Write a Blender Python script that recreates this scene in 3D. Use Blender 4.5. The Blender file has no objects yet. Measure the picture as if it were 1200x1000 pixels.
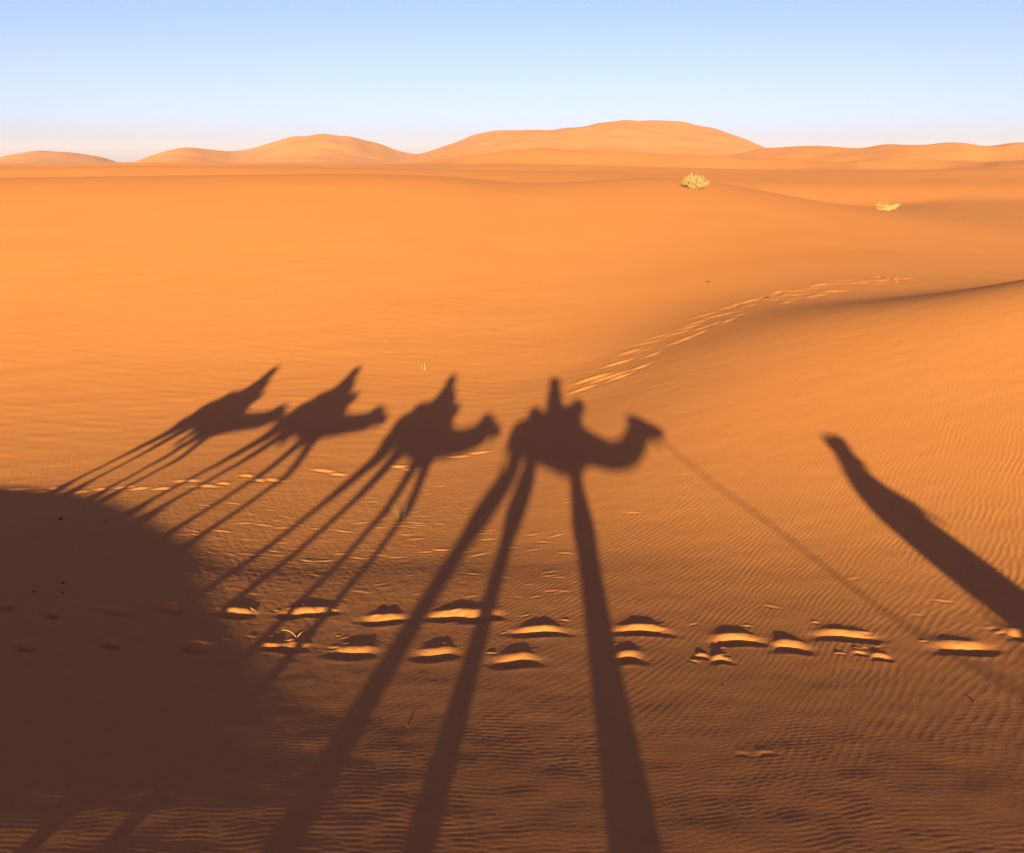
import numpy as np, math
PHI=math.radians(2.4); EL=math.radians(12.0); PITCH=math.radians(14.48); F=1200.0; CZ=2.55
def lae(t): return np.logaddexp(0,t)
def smax(a,b,k): return b+k*lae((a-b)/k)
def smin(a,b,k): return -smax(-a,-b,k)
def sig(t): return 1/(1+np.exp(-np.clip(t,-40,40)))
def waves(x,y,seed,n,l0,l1):
    """smooth noise: n plane waves of wavelengths l0..l1, about -1..1"""
    r=np.random.RandomState(seed); out=0
    for i in range(n):
        L=math.exp(r.uniform(math.log(l0),math.log(l1))); a=r.uniform(0,2*math.pi)
        out=out+np.cos((x*math.cos(a)+y*math.sin(a))*2*math.pi/L+r.uniform(0,6.28))
    return out*math.sqrt(2.0/n)*.6
VX=np.array([-60,-25,-7.5,-3,-.6,2.2,4.5,8.5,14,24,60.]); VY=np.array([16,17.5,18.0,18.2,18.9,23,27,32.5,37,44,66.])
_tx=np.linspace(-60,60,1201); _ty=np.interp(_tx,VX,VY)
_k=np.exp(-np.linspace(-2.5,2.5,101)**2); _k/=_k.sum(); _ty=np.convolve(np.pad(_ty,50,'edge'),_k,'valid')
_tg=np.gradient(_ty,_tx)
def _tab(xs,ys,w=20):
    k=np.exp(-np.linspace(-2,2,2*w+1)**2); k/=k.sum(); return np.convolve(np.pad(np.interp(_tx,xs,ys),w,'edge'),k,'valid')
_tn=_tab(_tx,np.sqrt(1+np.minimum(_tg,.8)**2),90)
_tz=_tab([-60,0,9,15,24,36],[-2.95,-2.95,-1.35,-1.35,-2.0,-3.1])
_tt=_tab([-60,-30,-10,0,10,13,18,24,36],[1.2,2.0,2.35,2.35,2.0,1.6,.6,-.5,-2.0])
# slope of the near ground (degrees) against distance, integrated to a height profile
_sx=np.linspace(-12,70,4101)
_dg=np.interp(_sx,[-12,-9,-5,3,5,6.5,8.5,10.5,12,14,17,22],[0,0,8,10.6,10.9,10.5,9.0,7.9,6.9,5.8,4.6,4.0])
_kk=np.exp(-np.linspace(-2,2,101)**2); _kk/=_kk.sum(); _dg=np.convolve(np.pad(_dg,50,'edge'),_kk,'valid')
_sz=-np.concatenate([[0],np.cumsum(np.tan(np.radians((_dg[1:]+_dg[:-1])/2))*np.diff(_sx))]); _sz-=np.interp(0,_sx,_sz)
HOL=[(4.7,.052),(6.6,.030),(9.2,.046)]; HUMP=.68
# far ranges: distance, depth of the slope, crest table (azimuth tangent, height)
RANGES=[(950.,300.,[(-.9,-8),(-.13,-8),(-.11,3),(-.085,10),(-.055,20),(-.03,27.5),(-.01,31),(.015,31.5),(.04,29),(.06,31.5),(.095,38),(.15,38.5),(.185,33),(.215,23),(.245,12),(.28,4),(.9,3)]),
        (1150.,300.,[(-.9,-5),(-.37,-5),(-.35,6),(-.33,12),(-.31,18),(-.285,16),(-.26,13),(-.235,20),(-.21,28),(-.18,31),(-.15,28.5),(-.12,20),(-.10,11),(-.05,8),(.05,-5),(.9,-5)]),
        (1300.,320.,[(-.9,9),(-.52,4),(-.50,2),(-.48,9),(-.45,15),(-.42,14),(-.39,9),(-.36,-2),(-.3,-3),(.9,-5)]),
        (340.,62.,[(-.9,1.5),(-.3,.5),(-.14,-.5),(-.08,2.6),(-.02,5.4),(.03,6.6),(.09,6.2),(.16,5.0),(.24,3.6),(.32,2.6),(.5,3.),(.9,3)]),
        (560.,140.,[(-.9,2.5),(-.5,2.8),(-.47,-3),(-.1,-3),(0,1),(.2,6),(.235,9.0),(.26,10.6),(.29,10.2),(.31,9.2),(.345,10.2),(.38,10.6),(.42,11.0),(.45,10.8),(.5,12.),(.9,13)])]
def farland(x,y):
    r=np.sqrt(x*x+y*y); t=x/np.maximum(y,1.0); t=np.where(y<1,np.sign(x)*5,t)
    Z=-4.2+5.0*sig((r-134-10*waves(x,y,5,5,120,200))/9)+1.15*waves(x*.4,y,7,9,45,120)*sig((r-130)/20)-.5*sig((r-200)/20)
    for D,W,tab in RANGES:
        tx=np.array([p[0] for p in tab]); th=np.array([p[1] for p in tab],float)
        gt=np.linspace(-1,1,801); gh=np.interp(gt,tx,th); k=np.exp(-np.linspace(-2,2,15)**2); k/=k.sum(); gh=np.convolve(np.pad(gh,7,'edge'),k,'valid')
        H=np.interp(t,gt,gh); H=H+(.022*np.abs(H)+.25)*waves(t*10,r*.004,int(D)+7,10,.25,1.0)
        d=D*(1+.05*waves(t*10,0*t,int(D),4,1.2,4)); u=(r-d)/W
        prof=np.where(u<0,np.exp(-np.abs(u)**1.6*1.6),np.exp(-u*u*6))
        bump=1+(.08*waves(x,y,int(D)+1,12,90,300)+.03*waves(x,y,int(D)+2,10,30,80))*np.clip(-u*2.2,0,1)
        Z=smax(Z,-4+(H+4)*prof*bump,.7)
    return Z
def height(x,y):
    x=np.asarray(x,float); y=np.asarray(y,float)
    s=x*math.sin(PHI)+y*math.cos(PHI)
    c=x*math.cos(PHI)-y*math.sin(PHI)
    A=np.interp(s,_sx,_sz)
    # hollow on the left whose floor falls away from the sun; its edge runs obliquely
    al,be,sg=.74,2.65,.75
    ed=sig((c+16)/1.5); E=0
    for sj,kj in HOL:
        s1=sj+.7*lae((s-sj)/.7)-.4*lae((s-15.2)/.4)
        E=E+kj*(sg/al)*(lae((be-al*sj-c)/sg)-lae((be-al*s1-c)/sg))
    A=A-E*ed+HUMP*sig((-4.3-c)/.75)*ed*sig((s-1.5)/.6)
    A=A-.036*np.tanh((s-10.7)/.6)*sig((.8-c)/.8)*sig((c+4.6)/.4)
    A=smin(A, 1.6+0*s, .5)
    yv=np.interp(x,_tx,_ty)
    n=(y-yv)/np.interp(x,_tx,_tn)
    m=math.tan(math.radians(9.3))
    zv=np.interp(x,_tx,_tz)
    top=np.interp(x,_tx,_tt)-zv
    top=.15+lae((top-.15)/.4)*.4
    B=zv+.10+smin(m*4.5*lae((n-5.5)/4.5), top, .9)
    B=B-.10*3*lae((y-60-1.2*lae(x))/3.)
    B=smax(B,-9+0*B,.5)
    Z=smax(A,B,.34)
    a=math.radians(60)
    p=(x-3.0)*math.sin(a)+(y-13.0)*math.cos(a)
    C1=-1.96+.12*p+.0088*np.maximum(p,0)**2
    q=(x-10)*(-.15)+(y-20)*.99
    C2=.40+.22*(x-10)-.01*np.maximum(x-10,0)**2-(.10+.15*sig((x-8.5)/1.5))*q-.018*np.minimum(x-8,0)**2
    C=smin(C1,C2,.38); C=smin(C,4+0*x,1)
    Z=smax(Z,C,.30)
    x,y=np.broadcast_arrays(x,y); Z=np.array(Z,float); m=y>85
    if m.any():
        xm=x[m]; ym=y[m]; bk=sig((np.sqrt(xm*xm+ym*ym)-112)/6)
        Z[m]=Z[m]*(1-bk)+smax(farland(xm,ym),np.maximum(Z[m],-9),.4)*bk
    return Z
UP=[(-4.49, 8.42, 0.228), (-4.06, 8.4, 0.212), (-3.7, 8.79, 0.357), (-3.29, 9.12, 0.37), (-2.67, 9.11, 0.395), (-2.12, 9.12, 0.231), (-1.9, 9.17, 0.414), (-1.2, 8.86, 0.417), (-0.58, 8.94, 0.485), (-0.31, 8.92, 0.451), (0.24, 8.39, 0.472), (1.16, 8.41, 0.534), (1.94, 8.14, 0.489), (2.36, 7.96, 0.326), (2.92, 8.24, 0.539), (3.78, 7.91, 0.519)]
LO=[(-3.86, 7.43, 0.244), (-3.36, 7.85, 0.243), (-2.7, 8.01, 0.379), (-2.07, 8.06, 0.191), (-1.87, 8.06, 0.25), (-1.33, 7.9, 0.389), (-0.63, 7.81, 0.342), (0.04, 7.62, 0.376), (0.95, 7.68, 0.281), (1.56, 7.69, 0.126), (1.7, 7.61, 0.167), (2.89, 7.77, 0.106), (3.03, 7.67, 0.154), (4.43, 8.19, 0.297)]
FR=[(-7.82, 15.37, 0.376), (-7.38, 15.12, 0.318), (-7.13, 15.34, 0.349), (-6.63, 14.92, 0.339), (-6.28, 15.03, 0.315), (-5.97, 15.04, 0.289), (-5.67, 14.84, 0.285), (-5.28, 14.74, 0.309), (-5.07, 15.21, 0.451), (-4.67, 14.85, 0.441), (-4.44, 15.03, 0.236), (-4.22, 15.57, 0.244), (-3.99, 15.35, 0.268), (-3.74, 15.42, 0.35), (-3.1, 16.2, 0.423), (-2.85, 16.02, 0.335), (-1.93, 16.58, 0.375), (-1.68, 16.39, 0.314), (-0.92, 17.18, 0.507), (-0.6, 17.36, 0.451)]
SM=[(-1.78, 15.67, 0.164), (-1.13, 15.2, 0.133), (-0.94, 13.93, 0.147), (-0.62, 13.75, 0.097), (-1.24, 12.97, 0.16), (-1.23, 12.27, 0.174), (-0.28, 12.48, 0.132), (-0.39, 12.51, 0.088), (1.59, 12.75, 0.157), (1.59, 5.73, 0.086), (1.45, 5.72, 0.064), (0.85, 9.43, 0.102), (3.53, 9.86, 0.106), (0.41, 10.25, 0.128), (2.49, 9.07, 0.131), (4.14, 9.1, 0.131), (3.76, 8.75, 0.079), (4.24, 8.34, 0.106), (0.62, 11.22, 0.147), (-0.68, 10.75, 0.084), (0.81, 13.72, 0.109), (-2.07, 10.54, 0.081), (0.06, 9.47, 0.071), (-1.7, 14.51, 0.128), (-3.62, 9.43, 0.089), (0.48, 10.18, 0.127), (-4.31, 13.7, 0.142), (-3.4, 10.54, 0.097), (-1.5, 9.8, 0.098), (-1.68, 11.78, 0.127), (-2.37, 11.21, 0.102), (-1.12, 10.48, 0.079), (-2.65, 11.91, 0.132), (-3.24, 11.54, 0.123), (0.26, 12.13, 0.13), (-3.62, 11.68, 0.088), (0.38, 11.78, 0.142), (-2.05, 9.98, 0.092), (-2.82, 11.56, 0.141), (0.06, 11.11, 0.076), (-1.55, 13.16, 0.149), (0.25, 11.44, 0.12), (-4.14, 11.21, 0.08), (-1.38, 12.52, 0.146), (-0.91, 11.69, 0.12), (-0.03, 11.62, 0.139), (-1.59, 9.86, 0.109), (-4.01, 12.2, 0.15), (-3.13, 13.43, 0.127), (-2.45, 11.36, 0.106), (-3.37, 12.2, 0.112), (0.24, 9.47, 0.102), (-3.76, 10.37, 0.115), (-0.13, 12.31, 0.081), (-1.53, 13.82, 0.159), (-0.31, 12.06, 0.155), (-3.12, 9.71, 0.094), (-0.43, 10.44, 0.139), (0.78, 13.55, 0.085), (-2.05, 14.39, 0.155), (-1.65, 11.08, 0.104), (-2.68, 9.78, 0.113), (-1.31, 12.89, 0.117), (-0.39, 12.35, 0.157), (-0.7, 11.47, 0.086), (-2.21, 10.63, 0.142), (-0.52, 10.09, 0.07), (-0.1, 10.24, 0.115), (-2.91, 12.16, 0.107), (-0.05, 12.38, 0.105), (0.4, 9.67, 0.128), (-0.27, 13.72, 0.093), (-1.4, 10.12, 0.128), (-0.98, 9.67, 0.071), (-3.67, 12.5, 0.1), (-3.43, 13.73, 0.121), (-4.3, 11.14, 0.144), (-2.16, 11.34, 0.12), (0.42, 10.41, 0.126), (-2.43, 9.97, 0.076), (-2.25, 10.76, 0.093), (0.17, 9.91, 0.074), (-4.0, 13.92, 0.169), (-2.97, 12.4, 0.101), (-4.0, 11.72, 0.092), (-1.79, 13.42, 0.131), (0.56, 12.01, 0.156), (-4.16, 11.15, 0.117), (0.52, 9.65, 0.096), (-0.41, 9.53, 0.111), (0.48, 9.6, 0.094), (-1.19, 13.45, 0.124), (-3.64, 11.22, 0.142), (-3.61, 11.47, 0.133), (-3.37, 11.47, 0.126), (-3.07, 11.55, 0.17), (-2.92, 11.76, 0.132), (-2.66, 11.23, 0.129), (-2.41, 11.32, 0.168), (-2.26, 11.32, 0.152), (-2.07, 11.67, 0.174), (-1.83, 11.45, 0.172), (-1.59, 11.56, 0.139), (-1.38, 11.43, 0.158), (-1.04, 11.62, 0.16), (-0.84, 11.66, 0.154), (-0.6, 11.5, 0.152), (-0.39, 11.35, 0.192), (-4.13, 12.13, 0.144), (-4.05, 12.34, 0.146), (-3.77, 12.48, 0.193), (-3.58, 12.96, 0.197), (-3.33, 12.94, 0.181), (-3.07, 12.87, 0.166), (-2.9, 13.08, 0.156), (-2.61, 12.89, 0.144), (-2.24, 12.78, 0.191), (-2.07, 13.2, 0.17), (-1.78, 12.93, 0.144), (-1.52, 12.99, 0.162), (-1.27, 13.09, 0.186), (-0.98, 13.0, 0.138)]
TR=[(1.54, 21.65, 0.419), (1.85, 22.56, 0.537), (2.13, 22.29, 0.541), (2.35, 22.0, 0.344), (2.52, 23.76, 0.445), (2.92, 24.8, 0.357), (2.88, 22.52, 0.278), (3.13, 24.58, 0.3), (3.28, 23.72, 0.265), (3.49, 25.52, 0.468), (3.83, 26.1, 0.427), (3.99, 24.55, 0.291), (4.19, 25.94, 0.564), (4.25, 24.8, 0.246), (4.63, 26.55, 0.421), (4.64, 25.1, 0.3), (4.9, 27.07, 0.555), (4.82, 25.85, 0.229), (5.29, 28.13, 0.504), (5.22, 26.12, 0.28), (5.67, 27.6, 0.578), (5.56, 26.14, 0.361), (6.05, 28.85, 0.257), (6.04, 26.91, 0.191), (6.32, 29.08, 0.478), (6.81, 29.55, 0.495), (6.72, 28.65, 0.318), (7.13, 29.79, 0.327), (7.31, 29.56, 0.333), (7.54, 29.24, 0.206), (7.97, 30.77, 0.412), (7.64, 28.28, 0.207), (8.08, 30.1, 0.274), (7.93, 28.89, 0.23), (8.33, 30.73, 0.493), (8.27, 29.88, 0.321), (8.62, 30.53, 0.29), (8.54, 29.08, 0.215), (9.11, 30.96, 0.328), (8.8, 29.32, 0.268), (9.39, 31.59, 0.393), (9.74, 31.79, 0.39), (9.37, 30.11, 0.329), (10.03, 31.98, 0.516), (9.71, 30.2, 0.323), (10.56, 32.79, 0.498), (10.68, 32.19, 0.228), (10.9, 31.97, 0.185), (11.09, 32.51, 0.331), (10.96, 32.15, 0.287), (11.32, 32.59, 0.417), (11.08, 31.85, 0.336), (11.74, 32.99, 0.486), (11.5, 32.23, 0.259), (12.1, 34.04, 0.398), (11.84, 32.84, 0.171), (12.3, 33.62, 0.354), (12.63, 33.32, 0.149), (12.52, 33.56, 0.482), (12.26, 32.72, 0.298), (12.94, 33.72, 0.448)]
PT={'bush': [(12.46, 72.52, 70.5), (25.94, 69.78, 68.4)], 'tuft': [(-1.53, 13.33, 14.1)], 'blade': [(-1.93, 8.19, 8.9)], 'sprig': [(-2.13, 24.42, 24.9), (-3.34, 26.94, 27.2), (2.88, 12.49, 13.2), (2.99, 11.94, 12.6), (-0.23, 8.49, 9.2)], 'stone': [(-6.03, 12.93, 13.7), (-5.32, 12.66, 13.4), (-4.43, 9.4, 10.1), (-5.75, 11.61, 12.3), (-5.07, 11.26, 12.0), (-4.5, 8.94, 9.6), (-4.29, 9.06, 9.8), (-1.98, 6.1, 6.8), (1.59, 6.97, 7.7), (3.34, 6.66, 7.4), (-0.7, 6.15, 6.9), (7.44, 29.74, 29.8), (6.54, 34.23, 34.1)], 'mound': [(-12.71, 35.78, 35.5), (-3.28, 26.86, 27.2)], 'edge': []}
C3=(-2.43,1.2); C2p=(-4.62,3.1); C1p=(-6.62,4.5); LIFT=(.0,-.06,-.24)
BUSH=[(10.75,61.5,1.9,.9),(28.0,78.,2.8,.7)]
ROPE=([1.70,1.83,1.94,2.31,2.63,2.85,3.01,3.12,3.38,3.6,3.8,3.95,4.1,4.19],[1.62,1.56,1.43,1.09,.85,.65,.50,.40,.28,.24,.27,.37,.55,.80])
HAZE=.00011; SKYP=(.5,1.2,2.2); SKY_STR=.0370; SKY_TINT=(1.36,1.07,1.06,1); SUN_STR=4.8; SUN_COL=(1,.89,.34); EXPO=2.3
import bpy, bmesh, random
from mathutils import Vector, Matrix, Quaternion
C=bpy.context.scene.collection
SC=bpy.context.scene
def hz(x,y): return float(height(np.array([x],float),np.array([y],float))[0])
# ---------------------------------------------------------------- materials
def mat(name,col,rough=.9,bump=None,var=.12,scale=8.,spec=.2,trans=0):
    m=bpy.data.materials.new(name); m.use_nodes=True; nt=m.node_tree; b=nt.nodes['Principled BSDF']
    b.inputs['Roughness'].default_value=rough; b.inputs['Specular IOR Level'].default_value=spec
    tc=nt.nodes.new('ShaderNodeTexCoord'); n=nt.nodes.new('ShaderNodeTexNoise'); n.inputs['Scale'].default_value=scale; n.inputs['Detail'].default_value=6
    nt.links.new(tc.outputs['Object'],n.inputs['Vector'])
    r=nt.nodes.new('ShaderNodeValToRGB'); nt.links.new(n.outputs['Fac'],r.inputs['Fac'])
    r.color_ramp.elements[0].position=.3; r.color_ramp.elements[1].position=.7
    r.color_ramp.elements[0].color=(*[c*(1-var) for c in col],1); r.color_ramp.elements[1].color=(*[min(1,c*(1+var)) for c in col],1)
    nt.links.new(r.outputs['Color'],b.inputs['Base Color'])
    if bump:
        bp=nt.nodes.new('ShaderNodeBump'); bp.inputs['Strength'].default_value=.5; bp.inputs['Distance'].default_value=bump
        nt.links.new(n.outputs['Fac'],bp.inputs['Height']); nt.links.new(bp.outputs['Normal'],b.inputs['Normal'])
    return m
def sand_material():
    m=bpy.data.materials.new('sand'); m.use_nodes=True; nt=m.node_tree; N=nt.nodes; L=nt.links
    b=N['Principled BSDF']; b.inputs['Roughness'].default_value=1.0; b.inputs['Specular IOR Level'].default_value=.05
    g=N.new('ShaderNodeNewGeometry')
    def noise(sc,det=4,rough=.55):
        n=N.new('ShaderNodeTexNoise'); n.inputs['Scale'].default_value=sc; n.inputs['Detail'].default_value=det; n.inputs['Roughness'].default_value=rough
        L.new(g.outputs['Position'],n.inputs['Vector']); return n
    n1=noise(.25,3); n2=noise(9,5,.7); n3=noise(420,2)
    mix=N.new('ShaderNodeMix'); mix.data_type='RGBA'; L.new(n1.outputs['Fac'],mix.inputs['Factor'])
    mix.inputs['A'].default_value=(*SAND_A,1); mix.inputs['B'].default_value=(*SAND_B,1)
    hs=N.new('ShaderNodeHueSaturation'); L.new(mix.outputs['Result'],hs.inputs['Color'])
    ma=N.new('ShaderNodeMath'); ma.operation='MULTIPLY_ADD'; L.new(n3.outputs['Fac'],ma.inputs[0]); ma.inputs[1].default_value=.30; ma.inputs[2].default_value=.85-.06
    mb=N.new('ShaderNodeMath'); mb.operation='MULTIPLY_ADD'; L.new(n2.outputs['Fac'],mb.inputs[0]); mb.inputs[1].default_value=.12; L.new(ma.outputs[0],mb.inputs[2])
    L.new(mb.outputs[0],hs.inputs['Value']); L.new(hs.outputs['Color'],b.inputs['Base Color'])
    # grain and fine wind texture
    n4=noise(160,3,.6); n5=noise(30,4,.6)
    bp=N.new('ShaderNodeBump'); bp.inputs['Strength'].default_value=1; bp.inputs['Distance'].default_value=.0011; L.new(n4.outputs['Fac'],bp.inputs['Height'])
    bq=N.new('ShaderNodeBump'); bq.inputs['Strength'].default_value=1; bq.inputs['Distance'].default_value=.0020; L.new(n5.outputs['Fac'],bq.inputs['Height']); L.new(bp.outputs['Normal'],bq.inputs['Normal'])
    L.new(bq.outputs['Normal'],b.inputs['Normal'])
    return m
SAND_A=(.378,.130,.047); SAND_B=(.400,.143,.055)
M={'sand':sand_material(),
 'camel':mat('camel_hair',(.19,.105,.05),.95,.01,.2,14),
 'dark':mat('dark_horn',(.03,.02,.015),.6),
 'blanket_red':mat('red_wool',(.32,.05,.04),.95,.006,.25,30),
 'blanket_blue':mat('blue_wool',(.06,.10,.28),.95,.006,.25,30),
 'blanket_ochre':mat('ochre_wool',(.42,.27,.09),.95,.006,.25,30),
 'pad':mat('striped_pad',(.30,.12,.10),.95,.006,.3,24),
 'metal':mat('iron_bar',(.12,.11,.10),.45,None,.1,20,.5),
 'skin':mat('skin',(.20,.10,.06),.6,None,.05,20,.4),
 'blue':mat('blue_cotton',(.05,.11,.36),.9,.004,.15,18),
 'white':mat('white_cotton',(.38,.36,.33),.9,.004,.08,18),
 'brown':mat('brown_wool',(.20,.12,.07),.95,.005,.2,22),
 'grey':mat('grey_wool',(.26,.25,.24),.95,.005,.2,22),
 'black':mat('black_plastic',(.02,.02,.02),.4,None,.1,20,.5),
 'jeans':mat('denim',(.05,.08,.16),.9,.003,.2,40),
 'rope':mat('rope_fibre',(.34,.25,.14),.95,.003,.2,60),
 'straw':mat('dry_straw',(.25,.165,.09),.8,None,.2,6),
 'pale':mat('pale_dry_twig',(.42,.24,.13),.8,None,.2,6),
 'green':mat('desert_green',(.20,.20,.06),.8,None,.25,6),
 'dung':mat('dark_pebble',(.045,.025,.018),.9,.002,.2,60)}
# ---------------------------------------------------------------- object helpers
def mesh_obj(name,me,m,parent=None):
    if m and not me.materials: me.materials.append(M[m])
    o=bpy.data.objects.new(name,me); C.objects.link(o)
    if parent: o.parent=parent
    return o
def thing(name,label,cat,loc,rz=0,group=None):
    o=bpy.data.objects.new(name,None); C.objects.link(o); o.location=loc; o.rotation_euler=(0,0,rz); o.empty_display_size=.2
    o['label']=label; o['category']=cat
    if group: o['group']=group
    return o
def tag(o,label,cat,group=None):
    o['label']=label; o['category']=cat
    if group: o['group']=group
    return o
def rings(bm,path,n=16,lat=None):
    """loft: path of (x,y,z,rl,rv): rl = half width sideways, rv = half height across the path"""
    P=[Vector(p[:3]) for p in path]; prev=None
    for i,p in enumerate(path):
        t=(P[min(i+1,len(P)-1)]-P[max(i-1,0)]).normalized()
        s=Vector(lat) if lat else Vector((0,1,0))
        if abs(t.dot(s))>.95: s=Vector((1,0,0))
        s=(s-t*s.dot(t)).normalized(); v=t.cross(s).normalized()
        rl=p[3]; rv=p[4] if len(p)>4 else p[3]
        ring=[bm.verts.new(P[i]+s*math.cos(a)*rl+v*math.sin(a)*rv) for a in [2*math.pi*k/n for k in range(n)]]
        if prev:
            for k in range(n): bm.faces.new((prev[k],prev[(k+1)%n],ring[(k+1)%n],ring[k]))
        else: bm.faces.new(ring[::-1])
        prev=ring
    bm.faces.new(prev)
def curve_path(pts,sub=5):
    """Catmull-Rom resample so that limbs bend smoothly"""
    out=[]; Q=[np.array(p,float) for p in pts]
    for i in range(len(Q)-1):
        p0=Q[max(i-1,0)];p1=Q[i];p2=Q[i+1];p3=Q[min(i+2,len(Q)-1)]
        for k in range(sub):
            t=k/sub; out.append(tuple(.5*((2*p1)+(-p0+p2)*t+(2*p0-5*p1+4*p2-p3)*t*t+(-p0+3*p1-3*p2+p3)*t**3)))
    out.append(tuple(Q[-1])); return out
def ball(bm,c,r,n=12):
    M4=Matrix.Translation(c)@Matrix.Diagonal((r[0],r[1],r[2],1))
    bmesh.ops.create_uvsphere(bm,u_segments=n*2,v_segments=n,radius=1,matrix=M4)
def to_mesh(bm,name):
    bmesh.ops.recalc_face_normals(bm,faces=bm.faces[:])
    me=bpy.data.meshes.new(name); bm.to_mesh(me); bm.free()
    for p in me.polygons: p.use_smooth=True
    return me
def fuse(bm,name,voxel,smooth=6):
    """one continuous skin from overlapping lofts"""
    me=to_mesh(bm,name); o=bpy.data.objects.new(name,me); C.objects.link(o)
    r=o.modifiers.new('r','REMESH'); r.mode='VOXEL'; r.voxel_size=voxel; r.use_smooth_shade=True
    s=o.modifiers.new('s','SMOOTH'); s.iterations=smooth; s.factor=.5
    dg=bpy.context.evaluated_depsgraph_get(); out=bpy.data.meshes.new_from_object(o.evaluated_get(dg))
    bpy.data.objects.remove(o); out.name=name
    for p in out.polygons: p.use_smooth=True
    return out
# ---------------------------------------------------------------- the ground
def build_ground():
    D=math.radians(35.5)
    inner=np.linspace(-D,D,1290); tail=[]; a=D; st=D*2/1289
    while a<math.pi-.03:
        st=min(st*1.12,.035); a+=st; tail.append(a)
    tail=np.array(tail[:-1]); th=np.concatenate([-tail[::-1],inner,tail])
    r=[.001]
    while r[-1]<3.4: r.append(r[-1]+.10)
    while r[-1]<3400:
        q=r[-1]
        if q<12: d=.0165
        elif q<24: d=.0165+(q-12)*.0016
        elif q<70: d=q*.0042
        elif q<500: d=q*.0075
        else: d=q*.010
        r.append(q+d)
    r=np.array(r); R_,T_=len(r),len(th)
    rr,tt=np.meshgrid(r,th,indexing='ij')
    X=rr*np.sin(tt); Y=rr*np.cos(tt)
    Z=height(X,Y)
    near=r<60; k=int(near.sum())
    Xn,Yn=X[:k],Y[:k]; S=Xn*math.sin(PHI)+Yn*math.cos(PHI); Cc=Xn*math.cos(PHI)-Yn*math.sin(PHI)
    fade=np.clip((S-1)/2,0,1)*np.clip((45-rr[:k])/15,0,1)
    Z[:k]+=.0018*waves(Xn,Yn,21,14,.9,3.2)*fade*np.clip(1.4-rr[:k]/28,.35,1)
    Z[:k]+=.0007*waves(Xn,Yn,22,16,.25,.7)*fade
    far_=np.clip((rr[:k]-15)/5,0,1)*np.clip((50-rr[:k])/15,0,1)
    Z[:k]+=(.0022*waves(Xn*.4+.15*Yn,Yn,24,16,.30,.8)+.0030*waves(Xn*.6,Yn,25,12,.9,2.4))*far_*(1-.7*sig((Xn-2)/1.5))
    # broad faint streaks on the smooth face
    Z[:k]+=.008*waves(Xn*.5,Yn,23,10,3,9)*np.clip((rr[:k]-16)/8,0,1)
    keep=np.ones_like(Xn)
    rs=np.random.RandomState(9)
    def stamp(x,y,w,d,m,ang=0.,sb=1.,round_=3.0):
        R0=math.hypot(x,y); T0=math.atan2(x,y); ext=max(w*1.3,.25)+.5*sb
        i0,i1=np.searchsorted(r,[R0-ext,R0+ext]); j0,j1=np.searchsorted(th,[T0-ext/R0,T0+ext/R0])
        if i1>k: return
        sl=(slice(i0,i1),slice(j0,j1)); dx=X[sl]-x; dy=Y[sl]-y
        wob=.010*waves(X[sl],Y[sl],int(abs(x)*991+y*317)%9999,7,.08,.35)*sb
        a=(dx*math.cos(ang)+dy*math.sin(ang)+wob)/(w*.5); b=(-dx*math.sin(ang)+dy*math.cos(ang)+wob*.7)/sb
        ea=np.exp(-np.abs(a)**round_*.75)
        tilt=b-.03*np.sin(a*1.7+x)
        pit=np.exp(-np.abs((tilt+.10)/.10)**2.4)
        mnd=np.exp(-np.abs((tilt-.09)/.10)**1.6)*(tilt<.09)+np.exp(-np.abs((tilt-.09)/.13)**1.35)*(tilt>=.09)
        ma=np.exp(-np.abs(a/1.12)**3.0)
        low=np.exp(-((tilt+.24)/.06)**2)*ea*.012*(m/.06)
        Z[sl]+=-d*pit*ea+m*mnd*ma*(1+.05*waves(X[sl],Y[sl],int(x*77+y*13)%999,6,.07,.2))+low
        keep[sl]*=1-np.clip(np.maximum(pit*ea,mnd*ma)*1.6,0,1)
    for (x,y,w) in UP: stamp(x,y+.0,w*.66,(.034+.012*rs.rand())*(1.7 if x<-2.6 else 1),.018+.007*rs.rand(),rs.uniform(-.18,.18),rs.uniform(.8,1.15),rs.uniform(1.8,2.4))
    for (x,y,w) in LO: stamp(x,y+.0,w*.68,.036*(1.6 if x<-2.2 else 1)*min(1,w/.25),.019*min(1,w/.22),rs.uniform(-.18,.18),min(1,max(.4,w/.3)),2.1)
    for (x,y,w) in UP+LO:
        for q in range(rs.randint(1,4)):
            stamp(x+rs.normal(0,w*.55),y+rs.normal(.10,.16),rs.uniform(.03,.10),.006,.007*rs.uniform(.4,1.2),rs.uniform(-.8,.8),rs.uniform(.12,.28),2.)
    for (x,y,w) in FR: stamp(x,y,w*.74,.016,.012,rs.uniform(-.1,.1),.62,2.4)
    for (x,y,w) in SM: stamp(x,y,w*1.1,.0036*w/.12,.0036*w/.12,rs.uniform(-.6,.6),.30,2.)
    for (x,y,w) in TR: stamp(x,y,w*(1.5 if y<34 else 1.1),.022,(.019 if y<34 else .013)*rs.uniform(.4,1.4),rs.uniform(-.1,1.2),rs.uniform(.6,1.2),2.)
    # dragged sand between the prints of the near row
    # wind ripples: bands of crests with natural forks
    def phase(x,y,seed,lam,ang,spread,n=26):
        q=np.random.RandomState(seed); K=2*math.pi/lam; re=0; im=0
        for i in range(n):
            aa=ang+q.normal(0,spread); kk=K*(1+q.normal(0,.07)); p=q.uniform(0,6.28)
            f=(x*math.cos(aa)+y*math.sin(aa))*kk+p; re=re+np.cos(f); im=im+np.sin(f)
        A=np.sqrt(re*re+im*im); c=re/np.maximum(A,1e-6); return c,np.clip(A/math.sqrt(n)*1.1,.25,1.15)
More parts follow.
